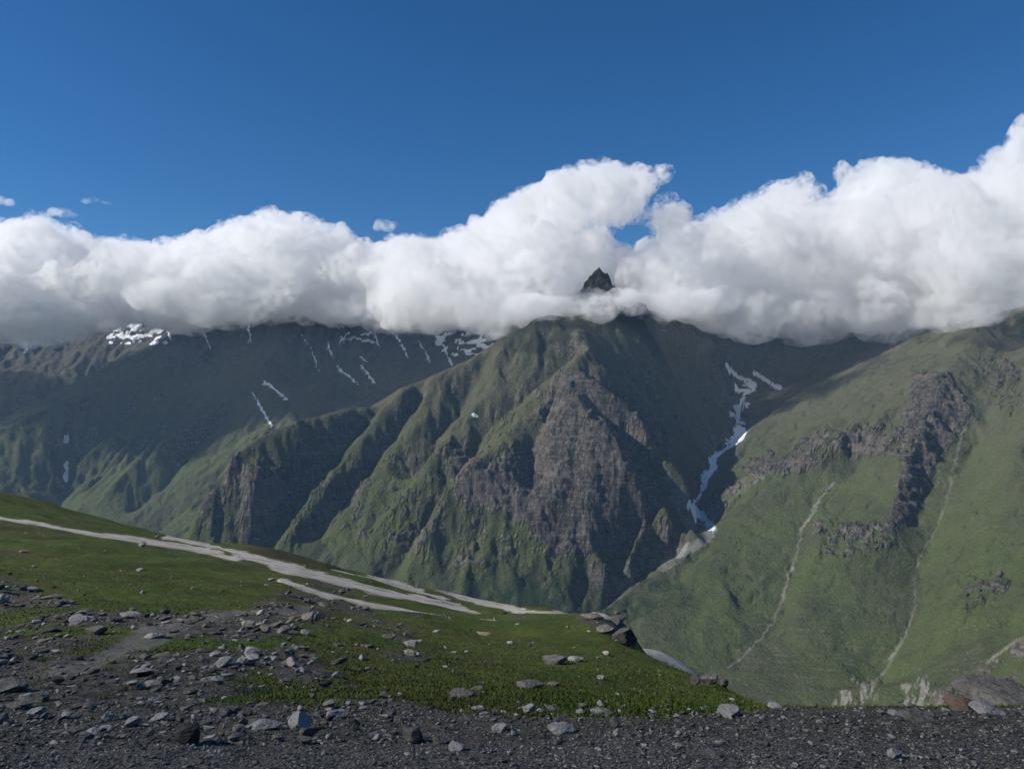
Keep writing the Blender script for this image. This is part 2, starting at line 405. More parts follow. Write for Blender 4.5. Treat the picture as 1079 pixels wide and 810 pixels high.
def px_line(pts, w, dmin, dmax, wob=3.0):
    d, _ = seg_dist(PX + NB * wob, PY + NA * wob, pts)
    return (1 - sstep(w * 0.5, w * 0.5 + 1.4, d)) * ((TD > dmin) & (TD < dmax))
SNOW = np.zeros_like(TZ); SCREE = np.zeros_like(TZ)
for pts, w, a, b in [
    ([(786,412),(779,428),(776,444),(781,456),(770,468),(757,478),(750,489),(743,505),(738,520),(730,532),(742,548)], 2.2, 4500, 8800),
    ([(215,350),(222,368)], 1.6, 7000, 13000), ([(318,352),(330,372),(336,392)], 1.4, 7000, 13000), ([(395,352),(400,366)], 2.4, 7000, 13000), ([(470,372),(476,384)], 2.2, 7000, 13000), ([(345,362),(350,376)], 1.6, 7000, 13000),
    ([(727,533),(736,541),(744,550),(750,556)], 7, 4500, 5800), ([(741,512),(744,502),(752,494),(751,488)], 5.5, 5200, 6400),
    ([(749,484),(756,478)], 3, 5300, 6600), ([(771,466),(777,462),(782,456),(778,452)], 8, 5700, 7400),
    ([(765,386),(776,396),(790,400),(796,406),(790,413),(778,412),(770,402),(766,394)], 3.0, 6700, 9800),
    ([(788,404),(793,408)], 6, 6700, 9800), ([(795,393),(806,400),(822,409)], 3, 6700, 9800), ([(776,430),(788,426)], 3, 6500, 9000), ([(770,436),(784,446)], 2, 6200, 9000),
    ([(408,342),(418,354),(430,377)], 2.4, 7500, 13000), ([(441,360),(447,368),(453,381)], 2.2, 7500, 13000),
    ([(278,402),(288,408),(302,421)], 2.6, 7000, 13000), ([(266,414),(274,428),(287,450)], 2.6, 7000, 13000),
    ([(355,387),(366,395),(377,405)], 2.2, 7000, 13000), ([(381,386),(387,393),(394,403)], 3.0, 7000, 13000),
    ([(360,356),(374,356)], 4, 7000, 13000), ([(380,376),(386,380)], 2, 7000, 13000), ([(262,342),(264,360)], 1.6, 7000, 13000),
    ([(69,458),(70,464)], 4, 6500, 13000), ([(70,488),(69,506)], 3.4, 6500, 13000), ([(27,358),(27,370)], 3, 6500, 13000),
    ([(498,436),(502,438)], 2.4, 5000, 5900), ([(176,350),(180,358)], 2.5, 7000, 13000),
    ([(948,350),(953,346)], 3, 5800, 9000)]:
    SNOW = np.maximum(SNOW, px_line(pts, w * (0.72 if a >= 7000 else 1.0) * (1 + 1.3 * NB + 1.0 * ND), a, b) * (0.66 if (a >= 7000 or w == 2.2) else 1.0))
def patches(x0, y0, x1, y1, thr, dmin, s=26.0, seed=5):
    n = fbm(PX / s + PY / s * 0.6, PY / (s * 0.35), 4, seed)
    e = sstep(x0, x0 + 14, PX) * (1 - sstep(x1 - 14, x1, PX)) * sstep(y0, y0 + 6, PY) * (1 - sstep(y1 - 6, y1, PY))
    return sstep(thr, thr + 0.10, n * 1.0 - (1 - e) * 1.2) * (TD > dmin)
SNOW = np.maximum(SNOW, patches(104, 336, 186, 368, -0.04, 7500, 15.0))
SNOW = np.maximum(SNOW, patches(448, 345, 540, 380, 0.0, 7500, 14.0, seed=9))
SNOW = np.maximum(SNOW, patches(345, 345, 405, 366, 0.08, 7500, 14.0, seed=12))
SNOW = np.clip(SNOW, 0, 1)
P1 = [(878,510),(862,530),(846,556),(840,580),(832,605),(824,630),(816,652),(800,674),(768,704)]
P2 = [(1020,440),(1003,500),(996,535),(985,560),(968,590),(963,610),(964,640),(955,668),(936,700),(922,722)]
for pts, w, a, b, v in [(P1, 2.0, 3000, 5200, .62), (P2, 2.0, 2500, 5200, .52), ([(700,596),(720,582),(745,566),(750,556)], 12, 3900, 5400, .6),
    ([(740,556),(770,520),(800,500)], 12, 4400, 5600, .45), ([(580,352),(612,352),(620,368),(606,380)], 2, 5000, 6200, .5),
    ([(1040,700),(1060,682),(1079,672)], 3, 2000, 2800, .6), ([(985,742),(1010,728),(1040,716)], 4, 1900, 3000, .6),
    ([(497,432),(500,446),(502,464)], 1, 5000, 5900, .5), ([(655,395),(690,430)], 2, 5000, 6500, .4), ([(640,640),(690,600),(730,575)], 3, 3500, 4900, .35)]:
    SCREE = np.maximum(SCREE, px_line(pts, w * (1 + 0.9 * NCL), a, b, 4.5) * v * (0.75 + 0.6 * NA))
# pale eroded gullies on the valley floor, terraced fields
_fl = np.abs(fbm(PX / 7 + NB * 0.5, PY / 34, 3, 8)) * (0.6 + NA)
BAD = soft_poly([(878,742),(885,722),(905,708),(924,716),(924,750),(880,756)], 1500, 3600) + soft_poly([(950,740),(953,716),(970,708),(1000,738),(1000,756),(950,756)], 1500, 3600)
BAD = blur(np.clip(BAD, 0, 1).astype(float), 5)
SCREE = np.maximum(SCREE, 0.62 * BAD * sstep(0.03, 0.16, _fl))
FIELD = in_poly(PX + NA * 20, PY + NB * 12, [(790,640),(900,640),(950,680),(930,700),(850,720),(790,700)]) * (TD > 2000) * (TD < 4200)
_st = np.abs(((PY - PX * 0.10 + NCL * 8) / 7.0) % 1 - 0.5)
FIELD = FIELD * (1 - sstep(0.05, 0.16, _st)) * sstep(-0.1, 0.25, fbm(PX / 22, PY / 8, 2, 4))
SCREE = np.maximum(SCREE, FIELD * 0.35)
LUSH = sstep(-0.25, 0.4, NCL + 0.15) * (1 - sstep(-300, 200, TZ))
LUSH = np.maximum(LUSH, soft_poly([(1015,450),(1050,415),(1079,430),(1079,640),(960,700),(980,560)], 2400, 5200))
BROWN = sstep(-850, -50, TZ + NCL * 260) * 0.9
WOOD = soft_poly([(470,610),(560,600),(600,612),(640,600),(720,612),(740,640),(600,660),(480,640)], 3500, 4700) * sstep(-0.15, 0.25, NA + NB * 0.5)
M1 = np.stack([ROCKR, SNOW, SCREE, LUSH], -1); M2 = np.stack([BROWN, WOOD, HIGH, ROCK], -1)

nt = NT('mountain_ground')
rock, snow, scree, lush = nt.attr('mask_a'); brown, wood, high, cliff = nt.attr('mask_b')
p = nt.pos(); pz = nt.pos((1, 1, 3.2)); pv = nt.pos((1, 1, 0.25))
nbig = nt.noise(p, 0.004, 5); nmid = nt.noise(p, 0.018, 6, 0.6); nfin = nt.noise(p, 0.075, 5, 0.65)
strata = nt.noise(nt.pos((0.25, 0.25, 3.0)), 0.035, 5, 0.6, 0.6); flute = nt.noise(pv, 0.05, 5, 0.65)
grass = nt.mix(nt.ramp(nmid, .35, .65), (0.056, 0.062, 0.030), (0.088, 0.090, 0.046))
grass = nt.mix(nt.ramp(nfin, .42, .62), grass, (0.048, 0.056, 0.028))
grass = nt.mix(nt.math('MULTIPLY', lush, nt.ramp(nbig, .35, .65, .45, 1)), grass, (0.074, 0.092, 0.030))
bcol = nt.mix(nfin, (0.115, 0.108, 0.066), (0.075, 0.074, 0.046))
grass = nt.mix(nt.math('MULTIPLY', brown, nt.ramp(nmid, .3, .6, .35, 1)), grass, bcol)
grass = nt.mix(nt.math('MULTIPLY', wood, 0.85), grass, (0.022, 0.042, 0.018))
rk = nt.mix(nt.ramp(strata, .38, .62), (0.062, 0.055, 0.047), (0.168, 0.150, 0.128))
rk = nt.mix(nt.ramp(flute, .40, .55), (0.045, 0.040, 0.035), rk)  # creases darkened in the colour too, adding to the shade of the flutes
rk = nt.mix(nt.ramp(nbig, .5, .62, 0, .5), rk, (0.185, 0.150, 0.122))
rf = nt.math('ADD', rock, nt.math('MULTIPLY', nt.math('SUBTRACT', nfin, 0.5), 1.0))
rf = nt.math('ADD', rf, nt.math('MULTIPLY', nt.math('SUBTRACT', strata, 0.5), 1.5))
rf = nt.math('ADD', rf, nt.math('MULTIPLY', nt.math('SUBTRACT', nmid, 0.5), 1.6))
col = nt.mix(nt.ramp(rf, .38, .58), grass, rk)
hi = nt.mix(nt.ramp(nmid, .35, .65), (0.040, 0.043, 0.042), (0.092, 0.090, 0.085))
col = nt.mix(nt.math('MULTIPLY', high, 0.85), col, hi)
sp = nt.ramp(nt.noise(p, 0.13, 3, 0.6), .60, .70, 0, .8)        # loose pale stones
sb = nt.ramp(nt.noise(p, 0.16, 3, 0.7), .54, .62, 0, .55)        # low juniper scrub and hollows of darker herbs
col = nt.mix(nt.math('MULTIPLY', sb, nt.ramp(nt.noise(p, 0.009, 4, .6), .42, .56)), col, (0.028, 0.036, 0.016))
col = nt.mix(nt.math('MULTIPLY', sp, nt.ramp(nbig, .40, .56)), col, (0.22, 0.205, 0.18))
col = nt.mix(nt.ramp(nt.math('ADD', scree, nt.math('MULTIPLY', nt.math('SUBTRACT', nfin, .5), .5)), .1, .9), col, (0.30, 0.28, 0.25))
sn = nt.ramp(nt.math('ADD', snow, nt.math('MULTIPLY', nt.math('SUBTRACT', nfin, .5), .7)), .42, .6)
col = nt.mix(sn, col, (0.80, 0.82, 0.85))
h = nt.math('ADD', nt.math('MULTIPLY', nmid, 1.0), nt.math('MULTIPLY', nfin, 0.62))
h = nt.math('ADD', h, nt.math('MULTIPLY', cliff, nt.math('ADD', nt.math('MULTIPLY', strata, 0.6), nt.math('MULTIPLY', flute, 1.5))))
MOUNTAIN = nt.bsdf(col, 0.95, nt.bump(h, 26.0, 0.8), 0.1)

# split into mountains along the valley lines
def vx(idx): return [W(*q)[:2] for q in VALLEYS[idx]]
side = vx(0)
CENTRAL = [(-60,2500),(-2600,3000),(-2600,4400),*[W(px,500,d)[:2] for px, d in ((60,4900),(150,5300),(230,5900),(280,6500),(330,7000),(400,7800))],(-400,9000),(1000,11500),(2800,11500),*side]
RIGHT = [*side[::-1][0:], (3200,11500),(9500,11500),(9500,1500),(1500,1500),(300,2300)]
cx = TX[:-1, :-1]; cyy = TY[:-1, :-1]
mc = in_poly(cx, cyy, CENTRAL); mr = in_poly(cx, cyy, [*side, (-60,2500),(1200,1500),(9500,1500),(9500,9000),(4600,9600)]) & ~mc
near = cyy < 2300 + 0 * cx
mc &= ~near; mr &= ~near | (cx > 900)
near &= ~mr
mfar = ~(mc | mr | near)
mleft = mfar & (cx < 500)
mback = mfar & ~mleft
Pm = np.stack([TX, TY, TZ], -1); AT = {'mask_a': M1, 'mask_b': M2}
# dark pointed peak rising from the crest behind the summit
_pc = W(631, 281, 6720)
_px, _py = np.meshgrid(np.linspace(-620, 620, 190), np.linspace(-620, 620, 190))
_r = np.hypot(_px * (1 + 0.25 * (_px < 0)), _py) * (1 + 0.22 * np.cos(3 * np.arctan2(_py, _px) + 0.6))
_wr = _r + fbm(_px / 120, _py / 120, 4, 300) * 60 * sstep(10, 120, _r)
_wr = np.sqrt(_wr ** 2 + 9 ** 2)
_pz = _pc[2] + 14 - 1.58 * _wr * np.exp(-_wr / 260) - 0.62 * _wr
_pz += 52 * np.exp(-(((_px + 74) / 38) ** 2 + ((_py + 20) / 60) ** 2)) + 40 * np.exp(-(((_px - 88) / 42) ** 2 + ((_py + 30) / 60) ** 2))
_pz += fbm(_px / 75, _py / 75, 5, 301, ridged=True) * 30 * sstep(10, 90, _r) + fbm(_px / 24, _py / 24, 3, 302) * 12
_pz = np.where(_r > 480, _pz - (_r - 480) * 2, _pz)
_one = np.ones_like(_pz)
o = grid_mesh('mountain_peak', np.stack([_px + _pc[0], _py + _pc[1], _pz], -1), MOUNTAIN, None,
    {'mask_a': np.stack([_one, _one * 0, _one * 0, _one * 0], -1), 'mask_b': np.stack([_one, _one * 0, _one, _one], -1)})
tag(o, kind='structure')
for nm, k in (('mountain_central', mc), ('mountain_right', mr), ('mountains_left', mleft), ('mountain_back', mback), ('valley_floor', near)):
    o = grid_mesh(nm, Pm, MOUNTAIN, k, AT); tag(o, kind='structure')

# ------------------------------------------------------------------ clouds
def cloud_material(name, dens, lo, hi, s1, s2, base=None, fade=60.0):
    nt = NT(name)
    p = nt.pos()
    n1 = nt.noise(p, s1, 6, 0.65); n2 = nt.noise(p, s2, 7, 0.72)
    f = nt.math('ADD', nt.math('MULTIPLY', n1, 0.5), nt.math('MULTIPLY', n2, 0.5))
    d = nt.math('MULTIPLY', nt.ramp(f, lo, hi), dens)
    v = nt.n('ShaderNodeVolumePrincipled', {'Color': (1, 1, 1, 1), 'Density': d, 'Anisotropy': 0.2})
    nt.t.links.new(v.outputs[0], nt.out.inputs['Volume'])
    return nt.m

def ico(sub):
    import bmesh
    bm = bmesh.new(); bmesh.ops.create_icosphere(bm, subdivisions=sub, radius=1.0)
    V = np.array([v.co[:] for v in bm.verts]); F = np.array([[v.index for v in f.verts] for f in bm.faces]); bm.free()
    return V, F
ICO2 = ico(2)

def cloud(name, puffs, mat, voxel, seed, amp):
    """union of puffs (x, y, z, rx, ry, rz), remeshed and ruffled at three sizes"""
    V, F = ICO2; vs = []; fs = []; n = 0
    for x, y, z, rx, ry, rz in puffs:
        vs.append(V * (rx, ry, rz) + (x, y, z)); fs.append(F + n); n += len(V)
    vs = np.concatenate(vs); fs = np.concatenate(fs)
    me = bpy.data.meshes.new(name); me.from_pydata(vs.tolist(), [], fs.tolist()); me.materials.append(mat)
    o = bpy.data.objects.new(name, me); COL.objects.link(o)
    r = o.modifiers.new('join', 'REMESH'); r.mode = 'VOXEL'; r.voxel_size = voxel
    for k, (sc, st) in enumerate(amp):
        t = bpy.data.textures.new('%s_ruffle_%d' % (name, k), 'VORONOI' if k < 1 else 'CLOUDS')
        t.noise_scale = sc
        if k >= 1: t.noise_depth = 3
        if k < 1: t.distance_metric = 'DISTANCE_SQUARED'
        m = o.modifiers.new('ruffle%d' % k, 'DISPLACE'); m.texture = t; m.texture_coords = 'GLOBAL'
        m.strength = -st if k < 1 else st; m.mid_level = 0.35 if k < 1 else 0.5
    r = o.modifiers.new('rejoin', 'REMESH'); r.mode = 'VOXEL'; r.voxel_size = voxel * 0.8
    s = o.modifiers.new('soften', 'SMOOTH'); s.iterations = 2
    return o

rng = np.random.default_rng(12)
# cloud tops as seen: (px, py of the top)
TOPS = [(-120,250),(-40,240),(0,232),(40,228),(70,236),(100,248),(140,252),(180,256),(200,246),(235,240),(262,226),(286,214),(310,226),(335,228),(360,243),(385,256),(410,252),(430,246),(455,252),
        (480,245),(505,228),(530,210),(560,196),(590,182),(615,172),(640,170),(665,176),(690,174),(704,180),(712,226),(722,230),(740,228),(780,218),(800,204),(825,188),(850,180),(875,176),(905,168),(930,164),(960,172),(990,178),(1015,186),(1040,180),(1055,152),(1079,128),(1110,112),(1220,110)]
BASE = [(-200,352),(0,352),(110,345),(200,335),(290,325),(350,336),(420,342),(500,346),(560,330),(620,326),(700,335),(760,345),(850,350),(930,345),(1000,334),(1079,320),(1250,300)]
def lut(tab, x): return np.interp(x, [a for a, b in tab], [b for a, b in tab])
puffs = []
for i in range(46):                                # body of the plume that leans right from the central tower
    px = rng.uniform(590, 668); r = rng.uniform(12, 24); py = rng.uniform(lut(TOPS, px) + r, 236 - (px - 590) * 0.30)
    x, y, z = W(px, py, rng.uniform(7300, 8200)); R_ = r / FPX * 7700
    puffs.append((x, y, z, R_, R_, R_))
for i in range(26):                                # its ragged arm
    t = i / 25.0; r = 15 - 9.5 * t; x, y, z = W(648 + 54 * t + rng.uniform(-3, 3), 190 - 8 * t + rng.uniform(-3, 5), rng.uniform(7400, 7900)); R_ = r / FPX * 7700
    puffs.append((x, y, z, R_, R_, R_ * .8))
for i in range(1700):
    px = rng.uniform(-160, 1330)
    top, base = lut(TOPS, px), lut(BASE, px)
    d = rng.uniform(6600, 9400) if px < 1000 else rng.uniform(5600, 8600)
    if px < 420: d = rng.uniform(7700, 9200)
    if 540 < px < 760: d = rng.uniform(6200, 8600)
    big = rng.random() < 0.30
    r = rng.uniform(26, 46) if big else rng.uniform(6, 20)      # radius in photo pixels at that distance
    py = rng.uniform(top + r * 0.95, base - r * 0.4) if base - top > 1.5 * r else 0.5 * (top + base)
    if not big and rng.random() < 0.6: py = top + r * 1.0 + rng.uniform(0, 10)
    py = min(py, base - r * 0.85)
    if 664 < px < 722 and 178 + (706 - px) * 1.15 < py + r * .6 < 232: continue          # blue gap under the overhanging plume
    if (px - 662) ** 2 / (20 + r) ** 2 + (py - 244) ** 2 / (11 + r) ** 2 < 1: continue
    if (px - 868) ** 2 + (py - 192) ** 2 < (8 + r) ** 2: continue
    if abs(px - 631) < 24 + r and 280 - r < py < 304 + r: d = rng.uniform(7600, 9000)
    x, y, z = W(px, py, d); R_ = r / FPX * d
    puffs.append((x, y, z, R_ * 1.15, R_, R_ * 0.92))
CLOUD = cloud_material('cloud_vapour', 0.0125, 0.47, 0.60, 0.0040, 0.016)
c = cloud('clouds', puffs, CLOUD, 32, 1, [(300, 190), (150, 170), (55, 95)])
tag(c, kind='stuff')

# ragged mist that trails along the crests under the cloud bank
MIST = cloud_material('mist_vapour', 0.0075, 0.46, 0.64, 0.0030, 0.014)
puffs = []
for i in range(420):
    px = rng.uniform(-260, 1330); base = lut(BASE, px)
    d = rng.uniform(5900, 9000) if px < 1000 else rng.uniform(5400, 7600)
    if px < 420: d = rng.uniform(7400, 9600)
    if 545 < px < 620: d = rng.uniform(6150, 7600)
    r = rng.uniform(9, 26); py = base + rng.uniform(-40, 10) - r * 0.35
    x, y, z = W(px, py, d); R_ = r / FPX * d
    if abs(px - 631) < 26 + r * 2 and py - r * .5 < 304 and d < 7000: continue
    puffs.append((x, y, z, R_ * 1.8, R_ * 1.5, R_ * 0.8))
c = cloud('mist', puffs, MIST, 40, 2, [(420, 120), (170, 90), (60, 50)])
tag(c, kind='stuff')
# thicker veil lying over the summit and hiding the foot of the dark peak
VEIL = cloud_material('veil_vapour', 0.013, 0.45, 0.62, 0.0035, 0.015)
puffs = []
for i in range(110):
    px = rng.uniform(540, 780); d = rng.uniform(5900, 6500); r = rng.uniform(8, 14)
    py = rng.uniform(318, 333) - (px > 650) * rng.uniform(0, 8)
    x, y, z = W(px, py, d); R_ = r / FPX * d
    puffs.append((x, y, z, R_ * 1.7, R_ * 1.4, R_ * 0.8))
c = cloud('mist', puffs, VEIL, 32, 5, [(300, 90), (140, 110), (50, 80)])
tag(c, kind='stuff')
# small loose scraps of cloud above the left of the bank
SCRAP = cloud_material('scrap_vapour', 0.008, 0.42, 0.66, 0.004, 0.016)
for k, (px, py, w, h, lab) in enumerate([(99, 213, 15, 5.5, 'small thin oval cloud scrap floating clear above the bank at left'),
        (6, 212, 8, 6, 'small round cloud scrap above the bank at the left edge'),
        (66, 224, 12, 6, 'faint wispy cloud scrap just above the left end of the bank'),
        (407, 238, 9, 7, 'tiny faint cloud tuft over the dip left of the central tower')]):
    pf = []
    for j in range(14):
        x, y, z = W(px + rng.uniform(-w, w), py + rng.uniform(-h, h) * 0.5, 8000)
        R_ = rng.uniform(0.35, 0.6) * h * 8000 / FPX
        pf.append((x, y + rng.uniform(-100, 100), z, R_ * 1.7, R_ * 1.5, R_))
    o = cloud('cloud', pf, SCRAP, 18, 3, [(200, 40), (80, 30), (40, 18)])
    tag(o, lab, 'cloud', 'small loose clouds over the cloud bank', 'thing')

# an unseen cloud added high over the hillside to darken the near ground
OVER = cloud_material('shade_cloud_vapour', 0.0085, 0.30, 0.48, 0.004, 0.012)
_oc = SUN * (1650 / SUN.z)
OVER_Y = 15
pf = []
for i in range(60):
    a = rng.uniform(-1000, 900); b = rng.uniform(0, 1) ** 0.6
    pf.append((_oc.x + a, _oc.y + OVER_Y - 190 - 620 * b * (1 if b > .35 else 0), _oc.z + rng.uniform(-20, 90), 230, 190, 130))
for i in range(24): pf.append((_oc.x - 1000 + i * 82, _oc.y + OVER_Y - 190, _oc.z, 200, 190, 110))
o = cloud('cloud', pf, OVER, 36, 4, [(380, 30), (140, 24), (70, 14)])
tag(o, 'unseen broad cloud added high above the near hillside to shade it', 'cloud', None, 'thing')
SHADE_CLOUD = o

# ------------------------------------------------------------------ haze: even thin air round everything below the clouds
def box_mesh(name, a, b, mat):
    (x0, y0, z0), (x1, y1, z1) = a, b
    V = [(x0,y0,z0),(x1,y0,z0),(x1,y1,z0),(x0,y1,z0),(x0,y0,z1),(x1,y0,z1),(x1,y1,z1),(x0,y1,z1)]
    F = [(0,3,2,1),(4,5,6,7),(0,1,5,4),(1,2,6,5),(2,3,7,6),(3,0,4,7)]
    me = bpy.data.meshes.new(name); me.from_pydata(V, [], F); me.materials.append(mat)
    o = bpy.data.objects.new(name, me); COL.objects.link(o); return o
nt = NT('haze_air')
v = nt.n('ShaderNodeVolumePrincipled', {'Color': (0.42, 0.66, 1.0, 1), 'Density': 0.000015})
nt.t.links.new(v.outputs[0], nt.out.inputs['Volume'])
tag(box_mesh('haze', (-13000, -400, -1900), (13500, 14500, 400), nt.m), kind='stuff')

# ------------------------------------------------------------------ near ground: the hillside the camera stands on
FC = {  # photo column: [(py, depth), ...] walking away from the camera
 -500: [(810,3.3),(750,5.2),(690,9),(620,18),(570,32),(520,60),(480,95),(450,140),(470,200),(560,340),(1000,900)],
 -200: [(810,3.3),(755,5.1),(695,9),(635,18),(590,32),(550,58),(515,85),(480,130),(500,190),(600,330),(1000,900)],
 0:    [(810,3.35),(762,5),(705,9),(650,17),(612,30),(578,52),(553,76),(532,102),(515,132),(530,170),(610,310),(1000,900)],
 100:  [(810,3.35),(762,5),(703,9),(650,17),(614,30),(585,52),(566,76),(552,102),(541,130),(558,170),(625,310),(1000,900)],
 200:  [(810,3.35),(764,5),(708,9),(655,17),(622,30),(598,52),(583,76),(573,98),(566,124),(584,165),(645,310),(1000,900)],
 300:  [(810,3.35),(766,5),(716,9),(664,17),(632,30),(611,52),(598,78),(590,98),(579,116),(592,160),(660,310),(1000,900)],
 380:  [(810,3.35),(766,5),(720,9),(674,17),(644,32),(628,55),(615,82),(606,104),(601,120),(618,165),(700,310),(1000,900)],
 450:  [(810,3.35),(764,5),(723,9),(686,17),(657,33),(642,55),(632,82),(622,110),(616,132),(636,180),(720,310),(1000,900)],
 520:  [(810,3.35),(762,5),(727,9),(696,17),(666,34),(652,56),(644,82),(636,108),(632,128),(650,180),(740,310),(1000,900)],
 590:  [(810,3.35),(760,5),(731,9),(703,16),(676,30),(658,48),(649,70),(643,95),(646,125),(680,190),(760,320),(1000,900)],
 650:  [(810,3.35),(758,5),(735,9),(711,16),(689,27),(670,42),(655,62),(650,72),(672,92),(678,130),(700,200),(800,360),(1000,900)],
 700:  [(810,3.35),(756,5),(740,9),(722,16),(708,23),(699,31),(716,45),(712,80),(696,110),(684,128),(700,170),(830,360),(1000,900)],
 750:  [(810,3.35),(754,5),(744,9),(732,15),(724,20),(720,25),(742,40),(742,80),(728,105),(715,118),(730,150),(850,360),(1000,900)],
 820:  [(810,3.35),(752,5),(748,8),(746,12),(748,16),(757,24),(790,50),(810,90),(820,140),(840,220),(900,400),(1000,900)],
 950:  [(810,3.35),(751,5),(746,7.5),(748,10),(770,17),(800,30),(830,60),(850,100),(870,160),(890,260),(930,420),(1000,900)],
 1079: [(810,3.35),(751,5),(742,7.5),(738,9.5),(752,14),(790,28),(830,60),(850,100),(870,160),(890,260),(930,420),(1000,900)],
 1500: [(810,3.35),(751,5),(735,8),(730,10),(750,16),(790,30),(830,60),(850,100),(870,160),(890,260),(930,420),(1000,900)],
}
FNC, FNR = 1500, 1150
fu = np.linspace(-0.92, 0.92, FNC); fd = 1.3 * (930 / 1.3) ** np.linspace(0, 1, FNR)
_cols = sorted(FC); _V = []
for cpx in _cols:
    t = FC[cpx]; ld = np.log([1.2] + [b for a, b in t]); v = np.array([0] + [(a - 405) / FPX for a, b in t])
    vz = np.interp(np.log(fd), ld, v); vz[fd < 3.35] = 1.64 / fd[fd < 3.35]
    _V.append(-vz * fd)                                   # height above the camera
_V = np.array(_V)
def smooth1(a, n):
    for _ in range(n):
        p_ = np.pad(a, ((0, 0), (1, 1)), mode='edge'); a = 0.25 * p_[:, :-2] + 0.5 * a + 0.25 * p_[:, 2:]
    return a
_V = smooth1(_V, 260)
fpx = 539.5 + FPX * fu
FZ = np.empty((FNR, FNC))
_cp = np.array(_cols, float)
def catmull(xs, ys, x):
    i = np.clip(np.searchsorted(xs, x) - 1, 0, len(xs) - 2)
    m = np.gradient(ys, xs, axis=0)
    h = (xs[i + 1] - xs[i])[:, None]; t = ((x - xs[i]) / (xs[i + 1] - xs[i]))[:, None]
    return (2*t**3-3*t**2+1)*ys[i] + (t**3-2*t**2+t)*h*m[i] + (-2*t**3+3*t**2)*ys[i+1] + (t**3-t**2)*h*m[i+1]
FZ = catmull(_cp, _V, fpx).T
FU, FD = np.meshgrid(fu, fd); FX = FU * FD; FY = FD
FPXX = 539.5 + FPX * FU; FPY = 405 - FPX * FZ / FD
n_a = fbm(FX / 9, FY / 9, 5, 401); n_b = fbm(FX / 2.2, FY / 2.2, 4, 402); n_c = fbm(FX / 0.5, FY / 0.5, 4, 403); n_d = fbm(FX / 30, FY / 30, 4, 404)
wpx = FPXX + n_a * 26 + n_b * 10; wpy = FPY + n_d * 6 + n_b * 4 + n_a * 4
def fpoly(poly): return in_poly(wpx, wpy, poly).astype(float)
RUB = fpoly([(-800,600),(-100,604),(0,612),(60,628),(130,648),(200,640),(300,622),(345,632),(335,660),(300,675),(330,700),(380,722),(395,736),(470,752),(560,758),(700,758),(820,750),(1900,742),(1900,1200),(-800,1200)])
RUB[FD < 4.4] = 1
RUB = blur(RUB, 60)
RUB = RUB - 0.8 * sstep(-0.04, 0.20, fbm(FX / 2.6, FY / 5.0, 4, 430) + 0.04) * sstep(5.0, 7.5, FD)
RUB[FD < 4.4] = 1
RUB = np.clip(RUB, 0, 1)
RUB = np.maximum(RUB, 0.7 * fpoly([(330,640),(420,650),(470,690),(400,715),(340,690)]) * sstep(-.1, .3, n_b))
RUB = np.maximum(RUB, 0.9 * fpoly([(600,646),(655,646),(672,660),(660,676),(625,668)]))
RUB = np.maximum(RUB, 0.8 * fpoly([(330,608),(350,608),(400,640),(500,650),(560,650),(560,656),(480,656),(380,646),(330,634)]) * sstep(-.25, .2, n_b))
def fline(pts, w, dmin, dmax, wob=1.0):
    d, ww = seg_dist(FPXX + n_a * 8 * wob, (FPY + n_a * 1.6 * wob + n_b * 0.8) * 3.0, [(a, b * 3.0, c) for a, b, c in pts])
    return (1 - sstep(-1.5, 1.5, d / 3.0 - ww * w * (0.72 + 0.6 * n_a + 0.35 * n_b))) * ((FD > dmin) & (FD < dmax))
ROAD = np.zeros_like(FZ)
for pts, a, b in [
    ([(-60,530,2.6),(0,546,2.8),(40,552,3.0),(100,562,3.2),(160,571,3.2),(210,579,3.0),(250,589,2.2)], 30, 140),
    ([(178,566,1.8),(210,573,2.6),(250,583,3.4),(285,592,4.2),(320,604,5.0),(360,613,5.2),(400,623,5.0),(440,632,4.6),(480,640,3.8),(505,646,2)], 30, 160),
    ([(300,612,2.5),(325,622,3.5),(350,630,2.5),(365,632,1)], 25, 90),
    ([(352,601,1.6),(395,610,2.4),(440,624,2.4),(470,630,2)], 60, 160),
    ([(444,617,1.6),(475,624,2.6),(505,634,3),(535,641,2.4),(552,646,1.5)], 60, 160),
    ([(500,629,1.6),(530,636,2.2),(550,642,1.4)], 60, 160),
    ([(664,677,6),(690,686,9),(712,694,10),(735,706,10),(752,716,8)], 84, 175),
    ([(330,622,1.5),(380,636,2.2),(420,643,2.4),(470,650,2.2),(520,654,1.6)], 40, 110),
    ([(392,606,1.2),(420,615,2),(446,622,1.2)], 60, 160),
    ([(535,643,1.6),(565,645,1.3),(590,645,1.4),(625,648,1.8),(650,652,1.8)], 40, 130),
    ]:
    ROAD = np.maximum(ROAD, fline(pts, 1.0, a, b))
TRACK = np.maximum(fline([(40,722,9),(110,694,9),(165,670,8),(215,655,6),(270,643,4.5),(325,634,3.5)], 1.0, 8, 60), 0)
GRV = sstep(4.6, 3.9, 0 * FZ) if False else (1 - sstep(3.9, 4.6, FD + n_b * 0.3))
ROADm = blur(ROAD, 2)
rough = (1 - ROADm)
BUMPY = (fbm(FX / 14, FY / 14, 4, 411) * 0.8 * sstep(9, 30, FD) + fbm(FX / 4.5, FY / 4.5, 4, 412) * 0.16 * sstep(4.5, 12, FD) + n_b * 0.035 * sstep(3.5, 6, FD))
BUMPY += RUB * (fbm(FX / 1.4, FY / 1.4, 4, 413, ridged=True) * 0.06 * sstep(4, 8, FD) + n_c * 0.022 + fbm(FX / 0.16, FY / 0.16, 3, 414) * 0.010)
BUMPY += (1 - RUB) * (fbm(FX / 0.9, FY / 0.9, 3, 415) * 0.035)
BUMPY *= np.clip(rough, 0.12, 1)
